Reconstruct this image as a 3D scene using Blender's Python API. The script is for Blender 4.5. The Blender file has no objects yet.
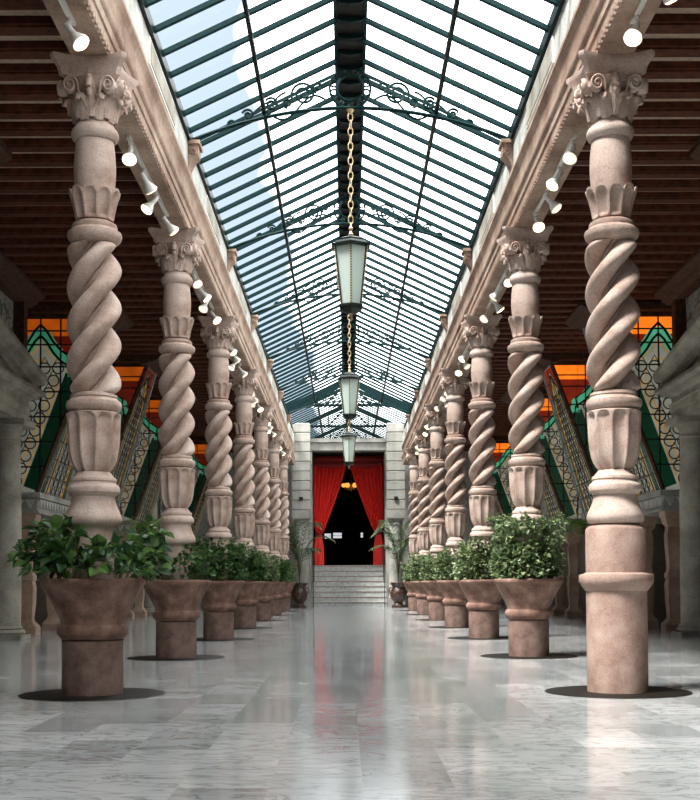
import bpy, bmesh, math, random
from mathutils import Vector, Matrix
random.seed(7)
S = bpy.context.scene
C = S.collection
PI = math.pi
BAY = 4.81
COLY = [9.87 + BAY*i for i in range(7)]
COLX = 2.15
ORD = ['nearest', 'second', 'third', 'fourth', 'fifth', 'sixth', 'farthest']

# ------------------------------------------------------------------ helpers
class MB:
    def __init__(s): s.v = []; s.f = []
    def add(s, vs, fs):
        n = len(s.v); s.v += [tuple(p) for p in vs]; s.f += [tuple(i+n for i in f) for f in fs]
        return s
    def box(s, x0, x1, y0, y1, z0, z1):
        return s.add([(x0,y0,z0),(x1,y0,z0),(x1,y1,z0),(x0,y1,z0),(x0,y0,z1),(x1,y0,z1),(x1,y1,z1),(x0,y1,z1)],
                     [(0,3,2,1),(4,5,6,7),(0,1,5,4),(1,2,6,5),(2,3,7,6),(3,0,4,7)])
    def loft(s, loops, cap0=True, cap1=True, closed=True):
        n = len(loops[0]); vs = [p for l in loops for p in l]; fs = []
        for i in range(len(loops)-1):
            for j in range(n if closed else n-1):
                k = (j+1) % n
                fs.append((i*n+j, i*n+k, (i+1)*n+k, (i+1)*n+j))
        if cap0: fs.append(tuple(range(n-1, -1, -1)))
        if cap1: fs.append(tuple(range((len(loops)-1)*n, len(loops)*n)))
        return s.add(vs, fs)
    def lathe(s, prof, n=48, cx=0, cy=0, rf=None, caps=True):
        loops = []
        for (r, z) in prof:
            loops.append([(cx + (rf(a, z, r) if rf else r)*math.cos(a), cy + (rf(a, z, r) if rf else r)*math.sin(a), z)
                          for a in [2*PI*j/n for j in range(n)]])
        return s.loft(loops, caps, caps)
    def sweep(s, pts, A, ra, rb, n=8, caps=True, closed=False):
        """tube along pts: ra along fixed vector A (or None), rb across"""
        pts = [Vector(p) for p in pts]; m = len(pts); loops = []
        for i, p in enumerate(pts):
            if closed: T = pts[(i+1) % m] - pts[i-1]
            else: T = pts[min(i+1, m-1)] - pts[max(i-1, 0)]
            if T.length < 1e-9: T = Vector((0,0,1))
            T.normalize()
            a = Vector(A) if A is not None else (Vector((0,0,1)) if abs(T.z) < .9 else Vector((1,0,0)))
            a = a - T*a.dot(T)
            if a.length < 1e-6: a = T.orthogonal()
            a.normalize(); b = T.cross(a)
            qa = ra[i] if isinstance(ra, (list, tuple)) else ra
            qb = rb[i] if isinstance(rb, (list, tuple)) else rb
            loops.append([p + a*(qa*math.cos(2*PI*j/n)) + b*(qb*math.sin(2*PI*j/n)) for j in range(n)])
        if closed: loops.append(loops[0]); caps = False
        return s.loft(loops, caps, caps)
    def bar(s, p, q, w, h=None, up=None):
        """rectangular bar between two points"""
        p = Vector(p); q = Vector(q); T = (q-p).normalized(); h = h or w
        a = Vector(up) if up else (Vector((0,0,1)) if abs(T.z) < .9 else Vector((1,0,0)))
        a = (a - T*a.dot(T)).normalized(); b = T.cross(a)
        L = lambda c: [c + b*(-w/2) + a*(-h/2), c + b*(w/2) + a*(-h/2), c + b*(w/2) + a*(h/2), c + b*(-w/2) + a*(h/2)]
        return s.loft([L(p), L(q)])
    def extrude_y(s, prof, y0, y1):
        return s.loft([[(x, y0, z) for x, z in prof], [(x, y1, z) for x, z in prof]])
    def build(s, name, mat, parent=None, smooth=40, loc=None, recalc=True):
        me = bpy.data.meshes.new(name); me.from_pydata(s.v, [], s.f)
        if recalc:
            bm = bmesh.new(); bm.from_mesh(me)
            bmesh.ops.recalc_face_normals(bm, faces=bm.faces); bm.to_mesh(me); bm.free()
        me.materials.append(mat)
        if smooth:
            me.shade_smooth(); me.set_sharp_from_angle(angle=math.radians(smooth))
        o = bpy.data.objects.new(name, me); C.objects.link(o)
        if parent: o.parent = parent
        if loc: o.location = loc
        return o

def empty(name, loc=(0,0,0), rz=0, parent=None):
    o = bpy.data.objects.new(name, None); C.objects.link(o); o.location = loc; o.rotation_euler = (0,0,rz)
    o.empty_display_size = .2
    if parent: o.parent = parent
    return o
def tag(o, label=None, cat=None, group=None, kind=None):
    if label: o['label'] = label
    if cat: o['category'] = cat
    if group: o['group'] = group
    if kind or label: o['kind'] = kind or 'thing'
    return o
def struct(o, label=None, cat=None):
    return tag(o, label, cat, kind='structure')
def kids(o): return [c for c in C.objects if c.parent == o]
def copy_tree(o, parent=None):
    c = o.copy(); C.objects.link(c)
    if parent: c.parent = parent
    for ch in kids(o): copy_tree(ch, c)
    return c
def rotz(pts, a):
    ca, sa = math.cos(a), math.sin(a)
    return [(p[0]*ca - p[1]*sa, p[0]*sa + p[1]*ca, p[2]) for p in pts]

# ------------------------------------------------------------------ materials
def newmat(name):
    m = bpy.data.materials.new(name); m.use_nodes = True
    nt = m.node_tree; b = nt.nodes['Principled BSDF']
    return m, nt, b
def N(nt, t, **k):
    n = nt.nodes.new(t)
    for a, v in k.items():
        if a in n.inputs: n.inputs[a].default_value = v
        else: setattr(n, a, v)
    return n
def ramp(nt, fac, stops):
    r = nt.nodes.new('ShaderNodeValToRGB'); nt.links.new(fac, r.inputs[0])
    e = r.color_ramp.elements
    e[0].position, e[0].color = stops[0][0], (*stops[0][1], 1)
    e[1].position, e[1].color = stops[-1][0], (*stops[-1][1], 1)
    for p, c in stops[1:-1]:
        x = e.new(p); x.color = (*c, 1)
    return r
def stone(name, c1, c2, c3, rough=.75, sc=3.0, bump=.25, fine=60):
    m, nt, b = newmat(name); L = nt.links.new
    tc = N(nt, 'ShaderNodeTexCoord')
    n1 = N(nt, 'ShaderNodeTexNoise', Scale=sc, Detail=8.0, Roughness=.62)
    n2 = N(nt, 'ShaderNodeTexNoise', Scale=float(fine), Detail=3.0, Roughness=.7)
    L(tc.outputs['Object'], n1.inputs['Vector']); L(tc.outputs['Object'], n2.inputs['Vector'])
    r = ramp(nt, n1.outputs['Fac'], [(.32, c1), (.5, c2), (.68, c3)])
    sp = ramp(nt, n2.outputs['Fac'], [(.3, (.62,.6,.58)), (.55, (1,1,1))])
    mx = N(nt, 'ShaderNodeMix', data_type='RGBA', blend_type='MULTIPLY'); mx.inputs[0].default_value = .8
    L(r.outputs[0], mx.inputs[6]); L(sp.outputs[0], mx.inputs[7]); L(mx.outputs[2], b.inputs['Base Color'])
    b.inputs['Roughness'].default_value = rough; b.inputs['Specular IOR Level'].default_value = .25
    bp = N(nt, 'ShaderNodeBump', Strength=bump, Distance=.01); L(n2.outputs['Fac'], bp.inputs['Height']); L(bp.outputs[0], b.inputs['Normal'])
    return m
def plain(name, col, rough=.5, metal=0, bump=0, sc=40, var=.25, spec=.5):
    m, nt, b = newmat(name); L = nt.links.new
    tc = N(nt, 'ShaderNodeTexCoord'); n = N(nt, 'ShaderNodeTexNoise', Scale=float(sc), Detail=4.0)
    L(tc.outputs['Object'], n.inputs['Vector'])
    r = ramp(nt, n.outputs['Fac'], [(.3, tuple(c*(1-var) for c in col)), (.7, tuple(min(1, c*(1+var)) for c in col))])
    L(r.outputs[0], b.inputs['Base Color']); b.inputs['Roughness'].default_value = rough; b.inputs['Metallic'].default_value = metal; b.inputs['Specular IOR Level'].default_value = spec
    if bump:
        bp = N(nt, 'ShaderNodeBump', Strength=bump, Distance=.01); L(n.outputs['Fac'], bp.inputs['Height']); L(bp.outputs[0], b.inputs['Normal'])
    return m
def emis(name, col, st):
    m, nt, b = newmat(name)
    b.inputs['Base Color'].default_value = (*col, 1); b.inputs['Emission Color'].default_value = (*col, 1)
    b.inputs['Emission Strength'].default_value = st; b.inputs['Roughness'].default_value = .4
    return m

M = {}
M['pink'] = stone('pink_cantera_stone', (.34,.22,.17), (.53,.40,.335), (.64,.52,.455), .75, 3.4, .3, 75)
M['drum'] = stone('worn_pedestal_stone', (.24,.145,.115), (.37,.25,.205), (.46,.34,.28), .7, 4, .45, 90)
M['shaded'] = stone('shaded_pedestal_stone', (.11,.065,.052), (.21,.135,.11), (.29,.20,.165), .65, 4, .45, 90)  # pedestal stone with the shade low on planted columns put into its colour
M['bowl'] = stone('shaded_bowl_stone', (.10,.055,.042), (.24,.135,.10), (.34,.235,.19), .7, 6, .4, 70)  # red-brown bowl stone, darkened further to stand in for shade
M['trim'] = stone('entablature_stone', (.24,.15,.105), (.40,.28,.21), (.55,.42,.33), .8, 1.4, .3, 30)
M['grey'] = stone('grey_wall_stone', (.22,.205,.165), (.34,.32,.265), (.46,.44,.375), .8, 2, .3, 40)
M['pale'] = stone('pale_pier_stone', (.24,.24,.215), (.35,.345,.31), (.44,.43,.39), .8, 2, .25, 40)
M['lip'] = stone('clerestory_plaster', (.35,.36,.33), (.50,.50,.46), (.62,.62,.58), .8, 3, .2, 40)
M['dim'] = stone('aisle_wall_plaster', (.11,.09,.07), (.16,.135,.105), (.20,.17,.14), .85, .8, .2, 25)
M['dark'] = stone('shadowed_rear_stone', (.05,.045,.04), (.08,.07,.06), (.12,.11,.10), .8, 1, .2, 20)
M['step'] = stone('speckled_step_granite', (.36,.37,.36), (.48,.49,.47), (.58,.58,.56), .5, 9, .15, 120)
M['nosing'] = plain('brick_red_nosing', (.35,.19,.14), .6)
M['disc'] = plain('black_granite_disc', (.012,.010,.008), .5, 0, 0, 60, .5, .1)
M['soil'] = plain('dark_soil', (.05,.035,.025), .95, 0, .8, 60, .5)
M['wood'] = plain('dark_red_beam_wood', (.085,.025,.012), .7, 0, .3, 12, .4, .2)
M['board'] = plain('pale_ceiling_board', (.46,.34,.25), .7, 0, .2, 20, .2)
M['casing'] = plain('brown_timber_casing', (.075,.036,.022), .7, 0, .3, 15, .35, .12)
M['green'] = plain('teal_painted_iron', (.001,.018,.019), .5, 0, 0, 30, .3, .12)
M['greend'] = plain('dark_green_painted_iron', (.001,.009,.009), .5, 0, 0, 30, .3, .12)
M['ridge'] = plain('blackened_ridge_metal', (.010,.009,.008), .5, 0, 0, 20, .4, .15)
M['white'] = plain('white_enamel', (.78,.76,.70), .35, 0, 0, 30, .06)
M['gold'] = plain('aged_brass', (.58,.44,.26), .4, .7, 0, 60, .25)
M['black'] = plain('black_lantern_iron', (.012,.018,.016), .4, .5, 0, 30, .3)
M['bulb'] = emis('lit_spot_bulb', (1.0,.72,.46), 5.0)
M['cold'] = emis('dim_spot_bulb', (.95,.80,.62), .9)
M['red'] = plain('red_velvet', (.88,.030,.022), .7, 0, .2, 60, .25)
M['darkred'] = plain('dark_red_velvet', (.25,.010,.012), .8, 0, .2, 60, .25)
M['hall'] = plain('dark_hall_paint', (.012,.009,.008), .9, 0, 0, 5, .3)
M['winlit'] = emis('bright_far_window', (.9,.95,1.0), .55)
M['amber'] = emis('amber_lamp_glass', (1.0,.42,.08), 1.0)
M['stem'] = plain('brown_green_stem', (.09,.085,.03), .7)
M['glaze'] = plain('glazed_urn_clay', (.055,.028,.020), .35, 0, .9, 14, .9)
M['lead'] = plain('black_window_leading', (.006,.006,.006), .6, 0)

def leafmat(name, a, b_, c):
    m, nt, b = newmat(name); L = nt.links.new
    g = N(nt, 'ShaderNodeNewGeometry'); r = ramp(nt, g.outputs['Random Per Island'], [(0, a), (.55, b_), (1, c)])
    L(r.outputs[0], b.inputs['Base Color']); b.inputs['Roughness'].default_value = .42
    t = N(nt, 'ShaderNodeBsdfTranslucent'); L(r.outputs[0], t.inputs[0])
    mx = N(nt, 'ShaderNodeMixShader'); mx.inputs[0].default_value = .3
    L(b.outputs[0], mx.inputs[1]); L(t.outputs[0], mx.inputs[2]); L(mx.outputs[0], nt.nodes['Material Output'].inputs[0])
    return m
M['ivy'] = leafmat('ivy_leaves', (.018,.055,.020), (.045,.12,.030), (.13,.24,.05))
M['bush'] = leafmat('bush_leaves', (.05,.09,.035), (.13,.20,.075), (.34,.40,.20))
M['fern'] = leafmat('fern_leaves', (.08,.20,.02), (.18,.36,.04), (.34,.50,.10))
M['palm'] = leafmat('palm_leaves', (.03,.065,.03), (.07,.12,.055), (.14,.20,.09))

def marble():
    m, nt, b = newmat('polished_marble_slabs'); L = nt.links.new
    tc = N(nt, 'ShaderNodeTexCoord')
    mp = N(nt, 'ShaderNodeMapping'); mp.inputs['Rotation'].default_value = (0, 0, PI/2)
    L(tc.outputs['Object'], mp.inputs['Vector'])
    bk = N(nt, 'ShaderNodeTexBrick', Scale=1.0); bk.offset = .5
    bk.inputs['Brick Width'].default_value = .82; bk.inputs['Row Height'].default_value = .41
    bk.inputs['Mortar Size'].default_value = .0022; bk.inputs['Mortar Smooth'].default_value = .3
    bk.inputs['Color1'].default_value = (0,0,0,1); bk.inputs['Color2'].default_value = (1,1,1,1); bk.inputs['Mortar'].default_value = (.5,.5,.5,1)
    L(mp.outputs[0], bk.inputs['Vector'])
    # veins: a per-slab shift of the coordinates so that slabs do not continue each other
    add = N(nt, 'ShaderNodeVectorMath', operation='MULTIPLY_ADD'); add.inputs[1].default_value = (7,3,5)
    L(bk.outputs['Color'], add.inputs[0]); L(tc.outputs['Object'], add.inputs[2])
    st = N(nt, 'ShaderNodeMapping'); st.inputs['Rotation'].default_value = (0,0,.5); st.inputs['Scale'].default_value = (1.0,2.2,1)
    L(add.outputs[0], st.inputs[0])
    n1 = N(nt, 'ShaderNodeTexNoise', Scale=2.0, Detail=10.0, Roughness=.65, Distortion=1.6); L(st.outputs[0], n1.inputs['Vector'])
    ab = N(nt, 'ShaderNodeMath', operation='SUBTRACT'); L(n1.outputs['Fac'], ab.inputs[0]); ab.inputs[1].default_value = .5
    ab2 = N(nt, 'ShaderNodeMath', operation='ABSOLUTE'); L(ab.outputs[0], ab2.inputs[0])
    vein = ramp(nt, ab2.outputs[0], [(0, (.30,.305,.305)), (.012, (.45,.455,.45)), (.05, (.62,.62,.61))])
    cl = N(nt, 'ShaderNodeTexNoise', Scale=1.1, Detail=5.0); L(add.outputs[0], cl.inputs['Vector'])
    cr = ramp(nt, cl.outputs['Fac'], [(.3, (.70,.73,.73)), (.65, (1,1,1))])
    mx = N(nt, 'ShaderNodeMix', data_type='RGBA', blend_type='MULTIPLY'); mx.inputs[0].default_value = 1
    L(vein.outputs[0], mx.inputs[6]); L(cr.outputs[0], mx.inputs[7])
    # slab to slab tone
    tone = ramp(nt, bk.outputs['Color'], [(0, (.60,.62,.63)), (1, (1,1,1))])
    mx2 = N(nt, 'ShaderNodeMix', data_type='RGBA', blend_type='MULTIPLY'); mx2.inputs[0].default_value = 1
    L(mx.outputs[2], mx2.inputs[6]); L(tone.outputs[0], mx2.inputs[7])
    # greyer runner of slabs down the middle
    sx = N(nt, 'ShaderNodeSeparateXYZ'); L(tc.outputs['Object'], sx.inputs[0])
    ax = N(nt, 'ShaderNodeMath', operation='ABSOLUTE'); L(sx.outputs[0], ax.inputs[0])
    lt = N(nt, 'ShaderNodeMath', operation='LESS_THAN'); L(ax.outputs[0], lt.inputs[0]); lt.inputs[1].default_value = .82
    run = N(nt, 'ShaderNodeMix', data_type='RGBA'); L(lt.outputs[0], run.inputs[0]); run.inputs[6].default_value = (1,1,1,1); run.inputs[7].default_value = (.88,.90,.91,1)
    mx3 = N(nt, 'ShaderNodeMix', data_type='RGBA', blend_type='MULTIPLY'); mx3.inputs[0].default_value = 1
    L(mx2.outputs[2], mx3.inputs[6]); L(run.outputs[2], mx3.inputs[7])
    mo = N(nt, 'ShaderNodeMix', data_type='RGBA'); L(bk.outputs['Fac'], mo.inputs[0]); L(mx3.outputs[2], mo.inputs[6]); mo.inputs[7].default_value = (.38,.38,.37,1)
    L(mo.outputs[2], b.inputs['Base Color'])
    b.inputs['Roughness'].default_value = .12; b.inputs['IOR'].default_value = 1.58
    bp = N(nt, 'ShaderNodeBump', Strength=.10, Distance=.01); L(cl.outputs['Fac'], bp.inputs['Height']); L(bp.outputs[0], b.inputs['Normal'])
    return m
M['marble'] = marble()

def roofglass():
    m, nt, b = newmat('roof_glass'); L = nt.links.new
    tr = N(nt, 'ShaderNodeBsdfTransparent'); tr.inputs[0].default_value = (.96,.98,.98,1)
    gl = N(nt, 'ShaderNodeBsdfGlossy'); gl.inputs['Roughness'].default_value = .05
    mx = N(nt, 'ShaderNodeMixShader'); mx.inputs[0].default_value = .04
    L(tr.outputs[0], mx.inputs[1]); L(gl.outputs[0], mx.inputs[2]); L(mx.outputs[0], nt.nodes['Material Output'].inputs[0])
    return m
M['glass'] = roofglass()
def milk():
    m, nt, b = newmat('milky_lantern_glass'); L = nt.links.new
    b.inputs['Base Color'].default_value = (.80,.86,.82,1); b.inputs['Roughness'].default_value = .25
    t = N(nt, 'ShaderNodeBsdfTranslucent'); t.inputs[0].default_value = (.85,.92,.88,1)
    tr = N(nt, 'ShaderNodeBsdfTransparent'); tr.inputs[0].default_value = (.85,.92,.88,1)
    mx = N(nt, 'ShaderNodeMixShader'); mx.inputs[0].default_value = .55
    L(b.outputs[0], mx.inputs[1]); L(t.outputs[0], mx.inputs[2])
    mx2 = N(nt, 'ShaderNodeMixShader'); mx2.inputs[0].default_value = .28
    L(mx.outputs[0], mx2.inputs[1]); L(tr.outputs[0], mx2.inputs[2]); L(mx2.outputs[0], nt.nodes['Material Output'].inputs[0])
    return m
M['milk'] = milk()
def sglass(name, col, st):
    """window glass with its own glow, standing in for daylight from behind"""
    m, nt, b = newmat(name); L = nt.links.new
    tc = N(nt, 'ShaderNodeTexCoord'); n = N(nt, 'ShaderNodeTexNoise', Scale=3.0, Detail=3.0); L(tc.outputs['Object'], n.inputs['Vector'])
    r = ramp(nt, n.outputs['Fac'], [(.3, tuple(c*.6 for c in col)), (.7, col)])
    b.inputs['Base Color'].default_value = (*[c*.12 for c in col], 1); L(r.outputs[0], b.inputs['Emission Color']); b.inputs['Emission Strength'].default_value = st
    b.inputs['Roughness'].default_value = .2
    return m
for sd, k in (('L', .34), ('R', 1.0)):  # dimmer left and brighter right backlight put into the glass emission
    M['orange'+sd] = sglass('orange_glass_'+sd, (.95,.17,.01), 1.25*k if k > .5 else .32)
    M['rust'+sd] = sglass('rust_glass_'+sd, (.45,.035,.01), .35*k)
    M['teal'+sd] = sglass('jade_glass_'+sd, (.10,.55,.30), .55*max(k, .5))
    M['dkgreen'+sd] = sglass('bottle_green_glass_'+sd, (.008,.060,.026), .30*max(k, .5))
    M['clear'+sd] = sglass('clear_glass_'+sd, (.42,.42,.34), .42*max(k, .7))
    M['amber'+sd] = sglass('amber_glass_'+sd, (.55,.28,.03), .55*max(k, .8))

def mosaic():
    m, nt, b = newmat('floral_mosaic'); L = nt.links.new
    tc = N(nt, 'ShaderNodeTexCoord'); v = N(nt, 'ShaderNodeTexVoronoi', Scale=7.0); L(tc.outputs['Object'], v.inputs['Vector'])
    r = ramp(nt, v.outputs['Distance'], [(.0, (.28,.05,.04)), (.22, (.30,.16,.10)), (.3, (.42,.42,.36)), (.62, (.40,.41,.36)), (.68, (.12,.14,.10))])
    L(r.outputs[0], b.inputs['Base Color']); b.inputs['Roughness'].default_value = .5
    return m
M['mosaic'] = mosaic()

# ------------------------------------------------------------------ setting
f = MB().box(-7.2, 7.2, -3, 46.0, -.3, 0).build('floor', M['marble'], smooth=0); struct(f, 'polished grey marble slab floor of the long arcade', 'floor')
for sgn, sd in ((-1, 'left'), (1, 'right')):
    X0, X1 = sorted((sgn*6.95, sgn*7.2))
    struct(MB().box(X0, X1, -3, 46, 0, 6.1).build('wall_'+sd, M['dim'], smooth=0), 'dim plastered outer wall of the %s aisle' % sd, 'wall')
    # aisle ceiling: boards with beams
    a, b_ = sorted((sgn*2.26, sgn*7.2))
    ce = MB().box(a, b_, -3, 46.0, 5.97, 6.1).build('ceiling_'+sd, M['board'], smooth=0)
    struct(ce, 'beamed timber ceiling over the %s aisle' % sd, 'ceiling')
    bm_ = MB().box(min(sgn*2.31, sgn*6.94), max(sgn*2.31, sgn*6.94), -.12, .12, 5.90, 5.975)
    bm_.box(min(sgn*2.31, sgn*6.94), max(sgn*2.31, sgn*6.94), -.085, .085, 5.882, 5.90)
    y = -2.6; first = None
    while y < 45.8:
        if first is None: first = bm_.build('beam', M['wood'], ce, smooth=0); o = first
        else: o = first.copy(); C.objects.link(o); o.parent = ce
        o.location = (0, y, 0); y += .49
    # entablature
    prof = [(2.0,5.22),(2.0,5.27),(1.988,5.28),(1.988,5.35),(1.972,5.36),(1.972,5.44),(1.955,5.455),(1.945,5.48),(1.945,5.52),
            (1.995,5.53),(1.995,5.77),(1.985,5.79),(1.965,5.83),(1.95,5.85),(1.95,5.89),(2.0,5.895),(2.0,5.90),(2.30,5.90),(2.30,5.22)]
    mb = MB().extrude_y([(sgn*x, z) for x, z in prof], -3, 43.9)
    yy = -2.9
    while yy < 43.8:
        xs = sorted((sgn*1.978, sgn*2.004)); mb.box(xs[0], xs[1], yy, yy+.05, 5.225, 5.262); yy += .095
    en = mb.build('trim_'+sd, M['trim'], smooth=30); struct(en, 'long carved stone entablature over the %s row of columns' % sd, 'entablature')
    w = MB().box(min(sgn*2.0, sgn*2.25), max(sgn*2.0, sgn*2.25), -3, 43.9, 5.90, 6.36).build('upper_wall', M['lip'], en, smooth=0)
    for i in range(-2, 7):
        y0 = 9.87 + BAY*i + 1.75
        p = MB(); xs = sorted((sgn*1.985, sgn*2.005)); p.box(xs[0], xs[1], y0, y0+1.75, 6.02, 6.30)
        o = p.build('clerestory_frame', M['white'], en, smooth=0)
        p = MB(); xs = sorted((sgn*1.978, sgn*1.99)); p.box(xs[0], xs[1], y0+.04, y0+1.71, 6.05, 6.27)
        p.build('clerestory_panel', M['grey'], o, smooth=0)
    # console brackets below each truss
    for i in range(-1, 7):
        y0 = 9.87 + BAY*i
        c = MB()
        pr = [(1.995,5.90),(1.93,5.905),(1.90,5.95),(1.91,6.02),(1.88,6.08),(1.85,6.14),(1.80,6.18),(1.79,6.25),(1.80,6.30),(1.995,6.30)]
        pr = [(x + (.08 if x < 1.99 else 0), z) for x, z in pr]
        c.extrude_y([(sgn*x, z) for x, z in pr], y0-.13, y0+.13)
        c.box(*sorted((sgn*1.85, sgn*1.995)), y0-.17, y0+.17, 6.30, 6.345)
        for k in (-1, 1):
            sp = [(sgn*(1.93 + .045*(1-t/14)*math.cos(t*.9)), y0+k*.135, 6.2+.045*(1-t/14)*math.sin(t*.9)) for t in range(13)]
            c.sweep(sp, (0,1,0), .02, .01, 6)
        c.build('console', M['trim'], en)
struct(MB().box(-7.2, 7.2, -3.3, -3.0, 0, 6.4).build('wall_front', M['dark'], smooth=0), 'unseen dark stone wall added behind the viewer to hold back frontal light', 'wall')  # added in place of a deeper arcade; dark colour cuts frontal light
# end wall flanking the doorway
for sgn, sd in ((-1, 'left'), (1, 'right')):
    struct(MB().box(*sorted((sgn*1.72, sgn*7.2)), 45.75, 46.05, 0, 6.1).build('wall_back_'+sd, M['pale'], smooth=0), 'pale stone end wall %s of the curtained doorway' % sd, 'wall')

# ---- glass roof
EX, EZ, RZ = 2.0, 6.40, 7.36
SL = (RZ-EZ)/EX
def roof_z(x): return RZ - SL*abs(x)
Y0R, Y1R = -2.15, 39.4
for sgn, sd in ((-1, 'left'), (1, 'right')):
    th = .012
    g = MB(); xs = (sgn*2.03, sgn*.17)
    g.add([(xs[0],Y0R,roof_z(xs[0])+.05),(xs[1],Y0R,roof_z(xs[1])+.05),(xs[1],Y1R,roof_z(xs[1])+.05),(xs[0],Y1R,roof_z(xs[0])+.05)],[(0,1,2,3)])
    gr = g.build('ceiling_glass_'+sd, M['glass'], smooth=0); struct(gr, 'sloping glass roof panes on the %s of the ridge' % sd, 'glass roof')
    first = None; y = 9.87 - BAY/9*21.5
    while y < Y1R:
        if first is None:
            b = MB(); b.bar((sgn*2.03, 0, roof_z(2.03)), (sgn*.15, 0, roof_z(.15)), .034, .05); b.bar((sgn*2.03, 0, roof_z(2.03)-.03), (sgn*.15, 0, roof_z(.15)-.03), .02, .02)
            o = first = b.build('glazing_bar', M['green'], gr, smooth=0)
        else: o = first.copy(); C.objects.link(o); o.parent = gr
        o.location = (0, y, 0); y += BAY/9
    MB().bar((sgn*1.07, Y0R, roof_z(1.07)-.09), (sgn*1.07, Y1R, roof_z(1.07)-.09), .045, .06).build('purlin', M['greend'], gr, smooth=0)
    MB().box(*sorted((sgn*1.96, sgn*2.06)), Y0R, Y1R, EZ-.06, EZ+.07).build('eave_beam', M['greend'], gr, smooth=0)
rb = MB().box(-.17, .17, Y0R, Y1R, RZ-.04, RZ+.12).build('trim_ridge', M['ridge'], smooth=0); struct(rb, 'black ribbed ridge beam along the top of the glass roof', 'ridge beam')
first = None; y = Y0R + .2
while y < Y1R - .1:
    if first is None:
        b = MB(); pts = [(-.16,-.05),(-.12,-.085),(0,-.10),(.12,-.085),(.16,-.05)]
        b.loft([[(x, -.09, RZ+z) for x, z in pts]+[(.16,-.09,RZ+.0),(-.16,-.09,RZ+.0)], [(x, .05, RZ+z+.03) for x, z in pts]+[(.16,.05,RZ+.02),(-.16,.05,RZ+.02)]])
        o = first = b.build('ridge_plate', M['greend'], rb, smooth=0)
    else: o = first.copy(); C.objects.link(o); o.parent = rb
    o.location = (0, y, 0); y += BAY/9*.8
for sgn in (-1, 1):
    MB().box(*sorted((sgn*.155, sgn*.19)), Y0R, Y1R, RZ-.07, RZ+.03).build('ridge_flange', M['green'], rb, smooth=0)

# second, narrower roof over the landing
g = MB()
z2 = lambda x: 7.75 - .45*abs(x)
r2 = MB()
for sgn in (-1, 1):
    g.add([(sgn*2.1, 39.5, z2(2.1)),(0, 39.5, z2(0)),(0, 60, z2(0)),(sgn*2.1, 60, z2(2.1))], [(0,1,2,3)])
g2 = g.build('ceiling_glass_back', M['glass'], smooth=0); struct(g2, 'smaller glass roof beyond the end of the main one', 'glass roof')
y = 39.6; first = None
while y < 60:
    if first is None:
        b = MB()
        for sgn in (-1, 1): b.bar((sgn*2.1, 0, z2(2.1)-.04), (0, 0, z2(0)-.04), .034, .05)
        o = first = b.build('glazing_bar', M['green'], g2, smooth=0)
    else: o = first.copy(); C.objects.link(o); o.parent = g2
    o.location = (0, y, 0); y += .5
for x in (-2.1, -1.07, 0, 1.07, 2.1):
    MB().bar((x, 39.5, z2(x)-.1), (x, 60, z2(x)-.1), .06 if x else .2, .08).build('purlin', M['greend'], g2, smooth=0)
for yv in (39.62, 45.0, 50.4, 59.9):
    b = MB()
    for sgn in (-1, 1):
        b.bar((sgn*2.1, yv, z2(2.1)-.12), (0, yv, z2(0)-.12), .12, .14)
        b.bar((sgn*.75, yv, 6.84), (sgn*.75, yv, z2(.75)-.12), .04)
    b.bar((-2.1, yv, 6.80), (2.1, yv, 6.80), .06, .08)
    b.bar((-.75, yv, 6.82), (0, yv, z2(0)-.15), .04); b.bar((.75, yv, 6.82), (0, yv, z2(0)-.15), .04)
    b.build('rafter_frame', M['greend'], g2, smooth=0)

for sgn, sd in ((-1, 'left'), (1, 'right')):
    struct(MB().box(*sorted((sgn*2.12, sgn*2.3)), 39.5, 60, 6.37, 6.80).build('wall_upper_'+sd, M['lip'], smooth=0), 'low upper wall carrying the %s edge of the farther glass roof' % sd, 'wall')
    struct(MB().box(*sorted((sgn*2.05, sgn*2.3)), 39.42, 39.5, 6.37, 6.80).build('trim_end_'+sd, M['greend'], smooth=0), 'dark iron end plate where the %s roof edges step' % sd, 'trim')
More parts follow.
